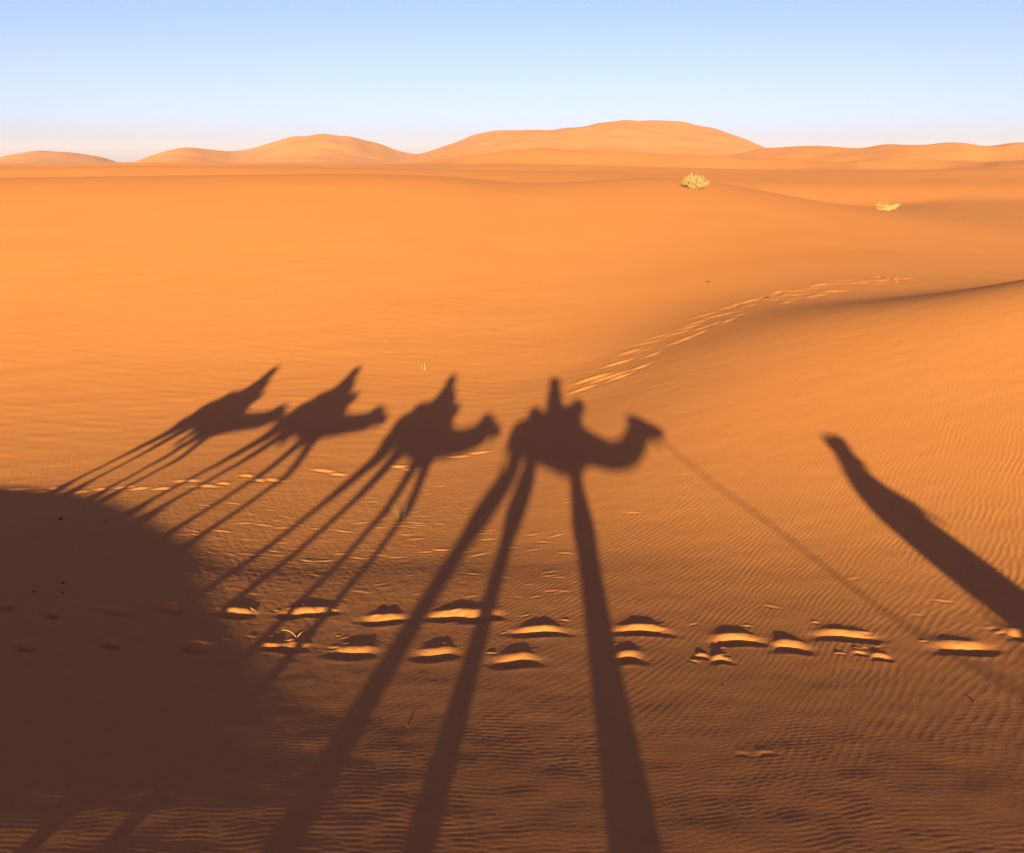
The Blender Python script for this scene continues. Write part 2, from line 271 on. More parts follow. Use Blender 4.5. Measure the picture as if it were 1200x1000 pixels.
    kk=int((r<34).sum()); x=Xn[:kk]; y=Yn[:kk]; s=S[:kk]; c=Cc[:kk]
    wx=x+.14*waves(x,y,31,6,2.5,7); wy=y+.14*waves(x,y,32,6,2.5,7)
    cA,aA=phase(wx,wy,41,.066,math.radians(-31),.075)
    cB,aB=phase(wx,wy,43,.056,math.radians(99),.22)
    yv=np.interp(x,_tx,_ty)
    wA=sig((s-5.7-.25*waves(x,y,50,6,1,4))/.45); wB=sig((6.9-s+.3*waves(x,y,51,6,1,4))/.5)
    smooth=sig((yv-1.6-y)/.7)
    ridge=sig(((yv-3.2)-y)/1.0)
    left=.42+.58*sig((c+.2*s-.6)/.7)
    rightup=1-.85*sig((y-(13.6+.50*x))/1.6)*sig((x-1)/1)
    ampA=.0015*(.24+.76*sig((s-8.6)/.9))*wA*smooth*(.30+.70*ridge)*left*rightup*(.75+.25*waves(x,y,52,8,.8,3))
    ampB=.00046*wB*(.8+.3*waves(x,y,53,8,.8,3))
    shp=lambda q: q+.22*(2*q*q-1)
    kp=keep[:kk]
    Z[:kk]+=(ampA*aA*shp(cA)+ampB*aB*shp(cB))*kp*(rr[:kk]>2)
    # mottled small-scale crust in the hollow on the left
    lm=sig((-.1-c-.05*s)/.6)*sig((s-8)/.8)*sig((yv-.8-y)/.6)
    Z[:kk]+=(.0014*waves(x*1.5,y*.5,61,22,.07,.20)+.0007*waves(x,y,62,16,.08,.25))*lm*kp
    co=np.stack([X,Y,Z],-1).reshape(-1,3).astype(np.float32)
    i=np.arange(R_-1)[:,None]*T_; j=np.arange(T_)[None,:]; jn=(j+1)%T_
    f=np.stack([i+j,i+jn,i+T_+jn,i+T_+j],-1).reshape(-1,4)[:, ::-1].astype(np.int32)
    me=bpy.data.meshes.new('sand_ground'); me.vertices.add(len(co)); me.vertices.foreach_set('co',co.ravel())
    nf=len(f); me.loops.add(nf*4); me.loops.foreach_set('vertex_index',f.ravel())
    me.polygons.add(nf); me.polygons.foreach_set('loop_start',np.arange(0,nf*4,4,dtype=np.int32))
    me.update(calc_edges=True)
    me.polygons.foreach_set('use_smooth',np.ones(nf,dtype=bool))
    if me.polygons[nf//2].normal.z<0: me.flip_normals()
    o=mesh_obj('sand_ground',me,'sand'); o['kind']='structure'
    print('ground verts',len(co),R_,T_); return o
build_ground()
# ---------------------------------------------------------------- dromedaries
def make_camel(label,x,y,heading,feet,scale=1.,lift=0.,blanket='blanket_red',reach=1.,head_dz=0.,pommel=True,legw=.98,hs=1.,nup=0.):
    """feet: (front?, side, hip x, knee x, foot x); local +x is forward"""
    zb=hz(x,y); rz=-heading
    t=thing('dromedary',label,'camel',(x,y,zb),rz,'dromedaries of the caravan')
    ch,sh=math.cos(rz),math.sin(rz); S=scale; Lz=lift
    def gz(lx,ly): return hz(x+lx*ch-ly*sh,y+lx*sh+ly*ch)-zb
    bm=bmesh.new()
    V=lambda p:(p[0]*S,(p[1] if len(p)==5 else 0)*S,p[-3]*S+Lz,p[-2]*S,p[-1]*S)
    tr=[(-.84,1.50,.06,.08),(-.78,1.50,.16,.18),(-.64,1.52,.25,.27),(-.42,1.53,.31,.32),(-.15,1.52,.35,.36),(.12,1.49,.36,.38),(.34,1.46,.31,.36),(.50,1.45,.22,.29),(.60,1.44,.14,.2)]
    rings(bm,curve_path([V(p) for p in tr],3),24)
    nk=[(.40,1.48,.17,.23),(.66,1.42,.125,.18),(.90,1.36,.10,.155),(1.12,1.39,.09,.15),(1.29,1.52,.085,.155),(1.40,1.68,.08,.15)]
    rx=lambda a: a if a<.6 else .6+(a-.6)*reach if a<1.36 else a+.76*(reach-1)
    nk=[(rx(a),b+head_dz*max(0,(a-.6)/.75)+nup*math.exp(-((a-1.05)/.3)**2),c*1.05*hs,d*(1.2 if a<1.2 else 1.12)*hs) for a,b,c,d in nk]
    rings(bm,curve_path([V(p) for p in nk],4),18)
    hd=[(1.29,1.78,.06,.07),(1.36,1.79,.085,.11),(1.50,1.75,.085,.105),(1.62,1.715,.06,.08),(1.73,1.68,.055,.07),(1.80,1.655,.045,.055)]
    hd=[(rx(a+.0001) if a<1.36 else rx(a),b+head_dz,c*1.15*hs,d*1.34*hs) for a,b,c,d in hd]
    rings(bm,curve_path([V(p) for p in hd],3),16)
    ball(bm,(rx(1.74)*S,0,(1.62+head_dz)*S+Lz),(.065*S,.045*S,.03*S))            # lower lip
    ball(bm,(rx(1.30)*S,0,(1.63+head_dz*.9)*S+Lz),(.09*S,.075*S,.12*S))           # throat
    ball(bm,(rx(1.36)*S,0,(1.58+head_dz*.8)*S+Lz),(.15*S,.085*S,.17*S)); ball(bm,(rx(1.56)*S,0,(1.64+head_dz)*S+Lz),(.13*S,.075*S,.085*S))
    ball(bm,(.18*S,0,1.82*S+Lz),(.36*S,.22*S,.26*S))                           # hump
    ball(bm,(.34*S,0,1.12*S+Lz),(.11*S,.10*S,.07*S))                           # chest pad
    for sd in (-1,1):
        rings(bm,curve_path([(rx(1.36)*S,sd*.06*S,(1.86+head_dz)*S+Lz,.028*S,.022*S),(rx(1.34)*S,sd*.085*S,(1.93+head_dz)*S+Lz,.026*S,.016*S),(rx(1.33)*S,sd*.095*S,(1.975+head_dz)*S+Lz,.008*S,.007*S)],3),8)
        ball(bm,(rx(1.47)*S,sd*.075*S,(1.80+head_dz)*S+Lz),(.03*S,.02*S,.022*S),8)
    for (fr,sd,hx,kx,fx) in feet:
        ly=sd*(.13 if fr else .17)*S; g=gz(fx,ly*.8)+.0
        top=(1.32 if fr else 1.40)*S+Lz; q=lambda f: g+(top-g)*f
        if fr: P=[(hx,ly,top,.12*S,.17*S),(hx*.9+kx*.1,ly,q(.80),.10*S,.125*S),(kx*.6+hx*.4,ly,q(.64),.075*S,.085*S),(kx,ly,q(.47),.06*S,.068*S),(kx*.7+fx*.3,ly,q(.40),.05*S,.05*S),(fx*.75+kx*.25,ly*.9,q(.20),.045*S,.046*S),(fx,ly*.85,q(.09),.052*S,.054*S),(fx+.01,ly*.85,g+.05,.06*S,.06*S)]
        else: P=[(hx,ly,top,.14*S,.22*S),(hx+.02,ly,q(.82),.12*S,.19*S),(hx*.55+kx*.45+.04,ly,q(.68),.085*S,.115*S),(kx,ly,q(.47),.055*S,.075*S),(kx*.75+fx*.25,ly,q(.38),.046*S,.052*S),(fx*.75+kx*.25,ly*.9,q(.20),.042*S,.046*S),(fx,ly*.85,q(.09),.05*S,.052*S),(fx+.01,ly*.85,g+.05,.058*S,.058*S)]
        P=[(a,b_,c_,d_*(.9 if i<2 else legw),e_*((.80 if legw<1.5 else .60) if i<2 else legw*1.04*((.85 if legw<1.5 else .66) if i==2 else 1))) for i,(a,b_,c_,d_,e_) in enumerate(P)]
        rings(bm,curve_path(P,4),14)
        ball(bm,(fx+.035,ly*.85,g+.035),(.135*S,.11*S,.045),10)
    rings(bm,curve_path([(-.78*S,0,1.58*S+Lz,.04*S),(-.84*S,.01,1.42*S+Lz,.03*S),(-.85*S,.02,1.2*S+Lz,.022*S),(-.86*S,.02,1.02*S+Lz,.032*S),(-.86*S,.02,.92*S+Lz,.01*S)],4),8)
    me=fuse(bm,'dromedary_body',.019,5); mesh_obj('body',me,'camel',t)
    # eyes
    for sd in (-1,1):
        b=bmesh.new(); ball(b,(rx(1.485)*S,sd*.088*S,(1.80+head_dz)*S+Lz),(.016*S,.012*S,.014*S),8); mesh_obj('eye',to_mesh(b,'eye'),'dark',t)
    # blanket draped over the back, ring-shaped pad round the hump, iron handle
    b=bmesh.new(); n=22; cols=[]
    for i,lx in enumerate(np.linspace(-.52,.50,14)):
        prof=np.interp(lx,[p[0] for p in tr],[p[3] for p in tr]); wid=np.interp(lx,[p[0] for p in tr],[p[2] for p in tr]); cz=np.interp(lx,[p[0] for p in tr],[p[1] for p in tr])
        hump=.15*math.exp(-((lx-.18)/.30)**2)
        row=[]
        for k in range(n+1):
            a=math.pi*(-.12+1.24*k/n); ca,sa=math.cos(a),math.sin(a)
            yy=(wid+.035)*ca; zz=cz+(prof+.035)*sa+(hump+.02)*max(0,sa)**3+.008*math.sin(lx*23+k)
            row.append(b.verts.new((lx*S,yy*S,zz*S+Lz)))
        cols.append(row)
    for i in range(len(cols)-1):
        for k in range(n): b.faces.new((cols[i][k],cols[i+1][k],cols[i+1][k+1],cols[i][k+1]))
    bmesh.ops.solidify(b,geom=b.faces[:],thickness=.025)
    mesh_obj('blanket',to_mesh(b,'blanket'),blanket,t)
    b=bmesh.new()
    loop=[]
    for k in range(25):
        a=2*math.pi*k/24; zz=1.90+.075*math.cos(a)-.05*abs(math.sin(a))
        if pommel: zz+=.13*max(0,math.cos(a))**3+.02*max(0,-math.cos(a))**2
        loop.append(((.06+.44*math.cos(a))*S,.25*math.sin(a)*S,zz*S+Lz,(.088+.03*max(0,math.cos(a))**3)*S))
    rings(b,loop,12,(0,0,1)); ball(b,(.38*S,0,1.95*S+Lz),(.16*S,.20*S,.17*S)); ball(b,(-.38*S,0,1.93*S+Lz),(.15*S,.26*S,.10*S))
    if pommel: ball(b,(.51*S,0,2.05*S+Lz),(.11*S,.17*S,.13*S))
    mesh_obj('saddle_pad',fuse(b,'saddle_pad',.02,3),'pad',t)
    b=bmesh.new()
    for sd in (-1,1): rings(b,[(.36*S,sd*.20*S,1.80*S+Lz,.011),(.46*S,sd*.10*S,2.02*S+Lz,.011),(.50*S,sd*.06*S,2.13*S+Lz,.011)],8)
    rings(b,[(.50*S,-.13*S,2.13*S+Lz,.013),(.50*S,.13*S,2.13*S+Lz,.013)],8)
    mesh_obj('saddle_handle',to_mesh(b,'saddle_handle'),'metal',t)
    # halter: noseband, cheek strap and a tassel hanging from the chin
    b=bmesh.new()
    def loopring(cx,cz,ry,rz_,tilt):
        pts=[]
        for k in range(17):
            a=2*math.pi*k/16; pts.append(((rx(cx)+tilt*math.sin(a))*S,ry*math.cos(a)*S,(cz+head_dz+rz_*math.sin(a))*S+Lz,.009))
        for i in range(16): rings(b,[pts[i],pts[i+1]],6)
    loopring(1.66,1.70,.07,.087,.02); loopring(1.38,1.76,.10,.135,-.03)
    for sd in (-1,1): rings(b,[(rx(1.66)*S,sd*.068*S,(1.70+head_dz)*S+Lz,.008),(rx(1.38)*S,sd*.098*S,(1.76+head_dz)*S+Lz,.008)],6)
    hl=mesh_obj('halter',to_mesh(b,'halter'),'blanket_red',t)
    b=bmesh.new(); r_=random.Random(3)
    for i in range(9):
        ax=rx(1.60)+r_.uniform(-.02,.02); rings(b,[(ax*S,r_.uniform(-.02,.02),(1.60+head_dz)*S+Lz,.006),((ax+.03+r_.uniform(-.03,.03))*S,r_.uniform(-.03,.03),(1.45+head_dz)*S+Lz,.005)],5)
    mesh_obj('tassel',to_mesh(b,'tassel'),'blanket_red',hl)
    return t,zb
# ---------------------------------------------------------------- people
def hand_bm(bm,w,d,up,curl=.6,side=1):
    """w wrist, d direction of the fingers, up back of the hand"""
    w=Vector(w); d=Vector(d).normalized(); up=Vector(up); up=(up-d*up.dot(d)).normalized(); s=d.cross(up)*side
    rings(bm,[(*(w-d*.03),.024,.020),(*(w+d*.02),.030,.018),(*(w+d*.055),.040,.015),(*(w+d*.085),.040,.013)],12,tuple(s))
    for i,(off,ln) in enumerate(((-.030,.066),(-.010,.076),(.010,.072),(.029,.056))):
        p=w+d*.08+s*off; a=0; pts=[(*p,.0085)]
        for j,f in enumerate((.45,.32,.23)):
            a+=curl*(.7 if j==0 else 1); p=p+(d*math.cos(a)-up*math.sin(a))*ln*f; pts.append((*p,.0082-.0007*j))
        rings(bm,pts,8,tuple(s))
    p=w+d*.02-s*.030; dd=(d*.6-s*.75-up*.25).normalized(); pts=[(*p,.011)]
    p=p+dd*.035; pts.append((*p,.0105)); dd=(d*.9-s*.15-up*.4).normalized(); p=p+dd*.03; pts.append((*p,.009)); p=p+dd*.02; pts.append((*p,.0075)); rings(bm,pts,8,tuple(up))
def head_bm(bm,c,yaw):
    """a head with face; c = centre between the ears, yaw = facing angle from +x"""
    R=Matrix.Rotation(yaw,4,'Z'); T=Matrix.Translation(c)
    b=bmesh.new(); ball(b,(0,0,.03),(.098,.076,.092)); ball(b,(.030,0,-.045),(.068,.058,.072)); ball(b,(.075,0,-.085),(.028,.026,.024),8)
    ball(b,(.100,0,-.012),(.022,.015,.024),8); ball(b,(.098,0,.014),(.014,.010,.03),8)
    for sd in (-1,1):
        ball(b,(.082,sd*.031,.024),(.017,.021,.012),8); ball(b,(.0,sd*.080,0),(.020,.012,.032),8); ball(b,(.072,sd*.036,-.03),(.024,.02,.022),8)
    ball(b,(.092,0,-.050),(.012,.024,.006),8); ball(b,(.090,0,-.060),(.012,.021,.007),8)
    me=to_mesh(b,'tmp'); me.transform(T@R); bm.from_mesh(me); bpy.data.meshes.remove(me)
def face_parts(t,c,yaw,scarf,hood=False):
    R=Matrix.Rotation(yaw,4,'Z'); T=Matrix.Translation(c)
    for sd in (-1,1):
        b=bmesh.new(); ball(b,(.090,sd*.032,.024),(.010,.012,.008),8); me=to_mesh(b,'eye'); me.transform(T@R); mesh_obj('eye',me,'dark',t)
    b=bmesh.new()
    if hood:
        rings(b,curve_path([(-.02,0,-.17,.13,.14),(-.02,0,-.08,.105,.115),(-.02,0,.03,.102,.112),(-.03,0,.10,.085,.09),(-.045,0,.15,.045,.05),(-.06,0,.18,.012,.014)],4),20)
    else:
        for k in range(4):
            pts=[]
            for i in range(17):
                a=2*math.pi*i/16; pts.append(((.112+.004*k)*math.cos(a)-.01,(.100+.004*k)*math.sin(a),.050+.023*k-.015*math.sin(a+k*1.3),.034,.028))
            for i in range(16): rings(b,[pts[i],pts[i+1]],8,(0,0,1))
        ball(b,(-.015,0,.105),(.11,.10,.075),10); ball(b,(-.03,0,.075),(.145,.125,.09),10); ball(b,(-.03,0,-.15),(.165,.16,.08),10)
        rings(b,curve_path([(-.02,0,-.21,.16,.16),(-.03,0,-.13,.14,.14),(-.045,0,-.02,.125,.115),(-.04,0,.06,.12,.11)],3),18)
        rings(b,curve_path([(-.08,.03,.04,.05,.03),(-.115,.02,-.08,.055,.025),(-.10,.0,-.2,.06,.03)],3),10)
    me=fuse(b,'headscarf',.009,3); me.transform(T@R)
    mesh_obj('hood' if hood else 'headscarf',me,scarf,t)
def make_rider(label,loc,rz,kind,seat_half=.36):
    """sits astride; local origin = seat, +x = the camel's forward"""
    t=thing('person',label,'person',loc,rz,'riders of the caravan')
    bm=bmesh.new(); photo=(kind=='photographer')
    rings(bm,curve_path([(-.02,0,-.02,.16,.12),(-.02,0,.10,.155,.13),(-.01,0,.28,.145,.125),(.0,0,.42,.165,.13),(.0,0,.50,.13,.105),(.0,0,.55,.06,.055),(.01,0,.60,.052,.052)],4),20)
    hc=(.02,0,.69) if not photo else (.015,-.01,.685); yaw=math.radians(78) if photo else 0
    rings(bm,[(.0,0,.54,.055),(.012,0,.62,.052)],12)
    head_bm(bm,hc,yaw)
    for sd in (-1,1):
        rings(bm,curve_path([(0,sd*.09,.02,.10,.10),(.10,sd*.27,-.06,.085,.08),(.16,sd*(seat_half),-.20,.065,.065),(.12,sd*(seat_half+.02),-.38,.058,.06),(.06,sd*(seat_half+.02),-.56,.042,.045)],4),14)
        fx,fy,fz=.06,sd*(seat_half+.02),-.60
        rings(bm,curve_path([(fx-.05,fy,fz+.02,.035,.04),(fx+.03,fy,fz-.005,.042,.035),(fx+.13,fy,fz-.02,.045,.024),(fx+.19,fy,fz-.025,.03,.015)],3),12)
    if photo:
        # left arm raised with the camera, right hand steadying it
        rings(bm,curve_path([(.0,.15,.47,.055),(.04,.24,.36,.048),(.06,.26,.30,.042),(.07,.25,.42,.036),(.08,.125,.60,.028)],4),12)
        hand_bm(bm,(.08,.125,.60),(-.05,.02,1),(.9,.3,0),.55,1)
        rings(bm,curve_path([(.0,-.15,.47,.055),(.10,-.12,.33,.048),(.13,-.02,.30,.042),(.11,.10,.42,.036),(.0,.115,.59,.028)],4),12)
        hand_bm(bm,(-.045,.115,.60),(.0,.02,1),(-.9,.3,0),.55,-1)
    else:
        for sd in (-1,1):
            rings(bm,curve_path([(0,sd*.16,.47,.056),(.06,sd*.22,.32,.047),(.10,sd*.20,.18,.041),(.17,sd*.13,.10,.034),(.23,sd*.09,.08,.027)],4),12)
            hand_bm(bm,(.23,sd*.09,.08),(1,-sd*.1,-.1),(0,0,1),.75,-sd)
    mesh_obj('body',fuse(bm,'seated_person',.0075,3),'skin',t)
    b=bmesh.new()
    if photo:
        rings(b,curve_path([(-.02,0,-.05,.19,.15),(-.02,0,.10,.175,.165),(-.01,0,.28,.165,.155),(.0,0,.42,.185,.16),(.0,0,.50,.155,.135),(.0,0,.555,.085,.085)],4),22)
        rings(b,curve_path([(.0,.14,.47,.07),(.04,.24,.36,.062),(.06,.26,.295,.056),(.07,.25,.42,.048),(.078,.14,.55,.040)],4),12)
        rings(b,curve_path([(.0,-.14,.47,.07),(.10,-.12,.33,.062),(.13,-.02,.295,.056),(.11,.10,.42,.048),(.02,.12,.56,.040)],4),12)
        mesh_obj('jacket',fuse(b,'jacket',.011,3),'brown',t)
        b=bmesh.new()
        for sd in (-1,1): rings(b,curve_path([(-.02,sd*.07,.04,.12,.13),(.10,sd*.27,-.06,.098,.093),(.16,sd*(seat_half),-.20,.08,.08),(.12,sd*(seat_half+.02),-.38,.072,.074),(.06,sd*(seat_half+.02),-.53,.062,.064)],4),14)
        mesh_obj('trousers',fuse(b,'trousers',.012,3),'jeans',t)
        face_parts(t,hc,yaw,'white')
    else:
        w=.30
        rings(b,curve_path([(-.06,0,-.12,.42,.36),(-.05,0,.02,.35,.30),(-.03,0,.18,.275,.22),(.0,0,.34,.225,.16),(.0,0,.47,.185,.125),(.0,0,.54,.11,.09),(.0,0,.58,.075,.075)],4),26)
        for sd in (-1,1): rings(b,curve_path([(0,sd*.16,.46,.075),(.06,sd*.22,.32,.068),(.10,sd*.20,.18,.065),(.17,sd*.13,.10,.058),(.21,sd*.10,.085,.052)],4),12)
        mesh_obj('robe',fuse(b,'robe',.013,4),kind,t)
        face_parts(t,hc,yaw,kind,True)
    return t
# ---------------------------------------------------------------- the caravan
H4=math.radians(0)
# (front, side, hip x, knee x, foot x)
cam4,z4=make_camel('lead dromedary, rightmost of the train, casting the largest shadow',0.0,-.21,0.,
  [(0,-1,-.69,-1.03,-1.38),(0,1,-.40,-.53,-.66),(1,-1,.35,.42,.48),(1,1,.31,.36,.38)],1.,.0,'blanket_red',1.035,.01,True,1.68,1.05)
cam3,z3=make_camel('second dromedary of the train, its shadow just left of the largest one',C3[0],C3[1],math.radians(40),
  [(0,-1,-.60,-.92,-1.28),(0,1,-.50,-.68,-.98),(1,-1,.26,.22,.0),(1,1,.30,.42,.30)],.97,LIFT[0],'blanket_ochre',1.12,.10,False,.98,1.15,.12)
cam2,z2=make_camel('third dromedary of the train, between the second and the last',C2p[0],C2p[1],math.radians(39),
  [(0,-1,-.60,-.88,-1.20),(0,1,-.52,-.70,-.98),(1,-1,.26,.18,-.04),(1,1,.30,.50,.30)],.90,LIFT[1],'blanket_blue',1.14,.0,False,.98,1.12,.17)
cam1,z1=make_camel('last dromedary of the train, casting the leftmost shadow',C1p[0],C1p[1],math.radians(38),
  [(0,-1,-.60,-.82,-1.06),(0,1,-.54,-.66,-.84),(1,-1,.24,.16,.0),(1,1,.28,.40,.20)],.86,LIFT[2],'blanket_red',1.26,.02,False,.98,1.12,.17)
make_rider('person riding the lead dromedary, torso turned, raising a camera to the eye',(0.0,-.21,2.526-.685),0.,'photographer')
def seat(c,z,hd,s,l,lx,label,cloth,dz_=1.86):
    rz=-math.radians(hd); make_rider(label,(c[0]+lx*math.cos(rz),c[1]+lx*math.sin(rz),z+dz_*s+l),rz,cloth)
seat(C3,z3,40,.97,LIFT[0],.09,'hooded person in a brown robe riding the second dromedary','brown')
seat(C2p,z2,39,.90,LIFT[1],-.03,'hooded person in a grey robe riding the third dromedary','grey',1.80)
seat(C1p,z1,38,.86,LIFT[2],.08,'hooded person in a white robe riding the last dromedary','white',1.79)
def make_camera():
    t=thing('handheld_camera','small black camera held up by the rider of the lead dromedary','camera',(0.0,-.075,CZ))
    b=bmesh.new(); bmesh.ops.create_cube(b,size=1,matrix=Matrix.Diagonal((.12,.032,.075,1))); bmesh.ops.bevel(b,geom=b.edges[:],offset=.006,segments=3,affect='EDGES')
    bmesh.ops.create_cube(b,size=1,matrix=Matrix.Translation((0,0,.045))@Matrix.Diagonal((.04,.028,.02,1)))
    mesh_obj('camera_body',to_mesh(b,'camera_body'),'black',t)
    b=bmesh.new(); bmesh.ops.create_cone(b,cap_ends=True,segments=28,radius1=.030,radius2=.027,depth=.035,matrix=Matrix.Translation((0,.033,0))@Matrix.Rotation(math.radians(-90),4,'X')); mesh_obj('lens',to_mesh(b,'lens'),'black',t)
make_camera()
# ---------------------------------------------------------------- the person leading on foot
def make_leader():
    x0,y0=4.19,0.; z0=hz(x0,y0)
    t=thing('person','person on foot in a long blue robe, leading the train by a rope','person',(x0,y0,z0))
    dz=lambda lx,ly: hz(x0+lx,y0+ly)-z0
    b=bmesh.new()
    rings(b,curve_path([(.02,0,.84,.17,.12),(-.01,0,1.0,.165,.12),(-.03,0,1.2,.17,.12),(-.01,0,1.36,.20,.115),(.0,0,1.43,.15,.09),(.02,0,1.48,.06,.06),(.04,0,1.54,.055,.055)],4),20)
    rings(b,[(.02,0,1.46,.058),(.05,0,1.56,.055)],12)
    hc=(.055,0,1.60); head_bm(b,hc,0)
    for sd,kx,fx in ((-1,-.02,-.12),(1,.22,.30)):
        g=dz(fx,sd*.1)
        rings(b,curve_path([(.02,sd*.09,.88,.10,.11),(kx*.5,sd*.10,.68,.085,.09),(kx,sd*.10,.48,.062,.068),(kx*.4+fx*.6-.03,sd*.10,.28+g*.6,.055,.062),(fx-.02,sd*.10,.09+g,.04,.045)],4),14)
        rings(b,curve_path([(fx-.08,sd*.10,g+.045,.032,.035),(fx,sd*.10,g+.05,.042,.045),(fx+.09,sd*.10,g+.035,.045,.03),(fx+.17,sd*.10,g+.02,.03,.016)],3),12)
    rings(b,curve_path([(.02,-.18,1.38,.055),(-.03,-.25,1.14,.047),(-.03,-.27,1.04,.042),(-.03,-.28,.93,.035),(-.02,-.28,.85,.027)],4),12)
    hand_bm(b,(-.02,-.28,.84),(.1,.05,-1),(0,-1,0),1.15,-1)
    rings(b,curve_path([(.02,.18,1.38,.055),(.10,.26,1.16,.047),(.17,.26,1.05,.042),(.29,.20,.96,.035),(.34,.14,.94,.027)],4),12)
    hand_bm(b,(.34,.14,.94),(.8,-.6,-.1),(.2,.2,1),.8,1)
    mesh_obj('body',fuse(b,'standing_person',.008,3),'skin',t)
    b=bmesh.new()
    rings(b,curve_path([(.16,0,.14,.26,.25),(.16,0,.48,.26,.275),(.12,0,.65,.25,.28),(.05,0,.87,.24,.26),(.0,0,1.0,.235,.25),(-.03,0,1.18,.225,.20),(-.01,0,1.35,.22,.155),(.01,0,1.43,.18,.13),(.03,0,1.50,.095,.09)],4),28)
    rings(b,curve_path([(.02,-.18,1.37,.085),(-.04,-.26,1.14,.075),(-.04,-.28,1.03,.07),(-.03,-.28,.92,.062)],4),14)
    rings(b,curve_path([(.02,.18,1.37,.085),(.11,.27,1.14,.09),(.20,.26,1.03,.09),(.32,.18,.95,.075)],4),14)
    mesh_obj('robe',fuse(b,'long_robe',.014,4),'blue',t)
    face_parts(t,hc,0,'white')
    return (x0-.01,y0-.27,z0+.77)
hand=make_leader()
def make_rope():
    a=Vector((1.70,-.21,1.60+z4)); e=Vector(hand); pts=[]
    for i in range(81):
        u=i/80; p=a.lerp(e,u); p.z=float(np.interp(p.x,ROPE[0],ROPE[1])); pts.append((*p,.011))
    pts.append((e.x+.03,e.y-.01,e.z-.18,.011)); pts.append((e.x+.05,e.y,e.z-.34,.010))
    b=bmesh.new(); rings(b,pts,8)
    o=mesh_obj('lead_rope',to_mesh(b,'lead_rope'),'rope'); tag(o,'thin slack rope from the lead dromedary\'s muzzle to the hand of the person on foot','rope')
make_rope()
# ---------------------------------------------------------------- plants, pebbles
def blades(bm,n,h,spread,seed,w=.004,curv=.5,base=.05):
    r=random.Random(seed)
    for i in range(n):
        a=r.uniform(0,6.283); d=Vector((math.cos(a),math.sin(a),0)); L=h*r.uniform(.55,1.05); tilt=spread*r.uniform(.1,1)
        p=d*base*r.random(); pts=[]; ang=tilt*.5
        for j in range(6):
            u=j/5; pts.append((p.copy(),w*(1-.85*u))); ang+=curv*tilt/5; p=p+(d*math.sin(ang)+Vector((0,0,1))*math.cos(ang))*L/5
        rings(bm,[(*q,ww,ww*.5) for q,ww in pts],4,(-d.y,d.x,.01))
def bush(name,x,y,wid,h,n,matn,label,seed,cat='dry bush',sink=.03):
    r=random.Random(seed); t=thing(name,label,cat,(x,y,hz(x,y)-sink))
    leaf=bmesh.new(); wood=bmesh.new()
    nb=max(5,n//60)
    for i in range(nb):
        a=r.uniform(0,6.283); el=r.uniform(.25,1.35); L=r.uniform(.6,1.); rad=wid*.5*math.cos(el)*L
        tip=Vector((math.cos(a)*rad,math.sin(a)*rad,h*math.sin(el)*L*.95+.02))
        mid=tip*.5+Vector((r.uniform(-.1,.1)*wid*.3,r.uniform(-.1,.1)*wid*.3,h*.06))
        rings(wood,[(0,0,0,.014),(*mid,.009),(*tip,.004)],5)
        for k in range(n//nb+1):
            u=r.uniform(.35,1.05); p=(tip*u if u>.5 else mid.lerp(tip,max(0,u*2-1)))+Vector((r.gauss(0,.045)*wid,r.gauss(0,.045)*wid,r.gauss(0,.05)*h))
            if p.z<.0: p.z=abs(p.z)
            d=Vector((r.gauss(0,.7),r.gauss(0,.7),r.uniform(.1,1.2))).normalized()*h*r.uniform(.12,.30); s=d.cross(Vector((r.gauss(0,1),r.gauss(0,1),r.gauss(0,1)))).normalized()*h*.012
            v=[leaf.verts.new(p-s),leaf.verts.new(p+s),leaf.verts.new(p+d)]; leaf.faces.new(v)
    mesh_obj('stems',to_mesh(wood,'stems'),'pale',t); me=bpy.data.meshes.new('foliage'); leaf.to_mesh(me); leaf.free(); mesh_obj('foliage',me,matn,t)
bush('dry_bush',*BUSH[0],1900,'straw','round straw-yellow bush on the crest of the middle dune',11)
bush('dry_bush',*BUSH[1],700,'pale','low sparse pale bush lying on the edge of the far right slope',12)
b=bmesh.new(); blades(b,22,.30,.75,3,.0035); x,y,_=PT['tuft'][0]; o=mesh_obj('grass_tuft',to_mesh(b,'grass_tuft'),'straw'); o.location=(x,y,hz(x,y)-.01); tag(o,'small upright straw-coloured grass tuft beside the second dromedary\'s leg shadow','grass tuft')
b=bmesh.new()
for sg,L,cv,ww in ((-1,.17,1.35,.0035),(1,.09,.75,.003),(.8,.06,.9,.0025)):
    p=Vector((0,0,0)); pts=[]; ang=.25
    for j in range(9): pts.append((*p,ww*(1-.07*j),ww*.6)); ang+=cv/8*1.1; p=p+Vector((sg*math.sin(ang),0.15*math.sin(ang),math.cos(ang)))*L/8
    rings(b,pts,5,(0,1,0))
x,y,_=PT['blade'][0]; o=mesh_obj('grass_blade_pair',to_mesh(b,'blades'),'pale'); o.location=(x+.03,y+.10,hz(x+.03,y+.10)-.005); tag(o,'pale grass blades arching over a footprint in the near row','grass blades')
SPL=['green sprig standing on the bright slope above the shadows','tiny pale green sprig left of the green one on the bright slope','short pale twig upright beside the rope shadow','second short pale twig touching the rope shadow','tiny twig by the footprints under the hind leg shadow']
for i,(x,y,T) in enumerate(PT['sprig']):
    b=bmesh.new(); blades(b,9 if i<2 else 1,[.26,.14,.06,.06,.03][i],.8,20+i,.0045 if i<2 else .0022)
    o=mesh_obj('sprig',to_mesh(b,'sprig'),['green','green','pale','pale','pale'][i]); o.location=(x,y,hz(x,y)-.01); tag(o,SPL[i],'sprig')
proto=None
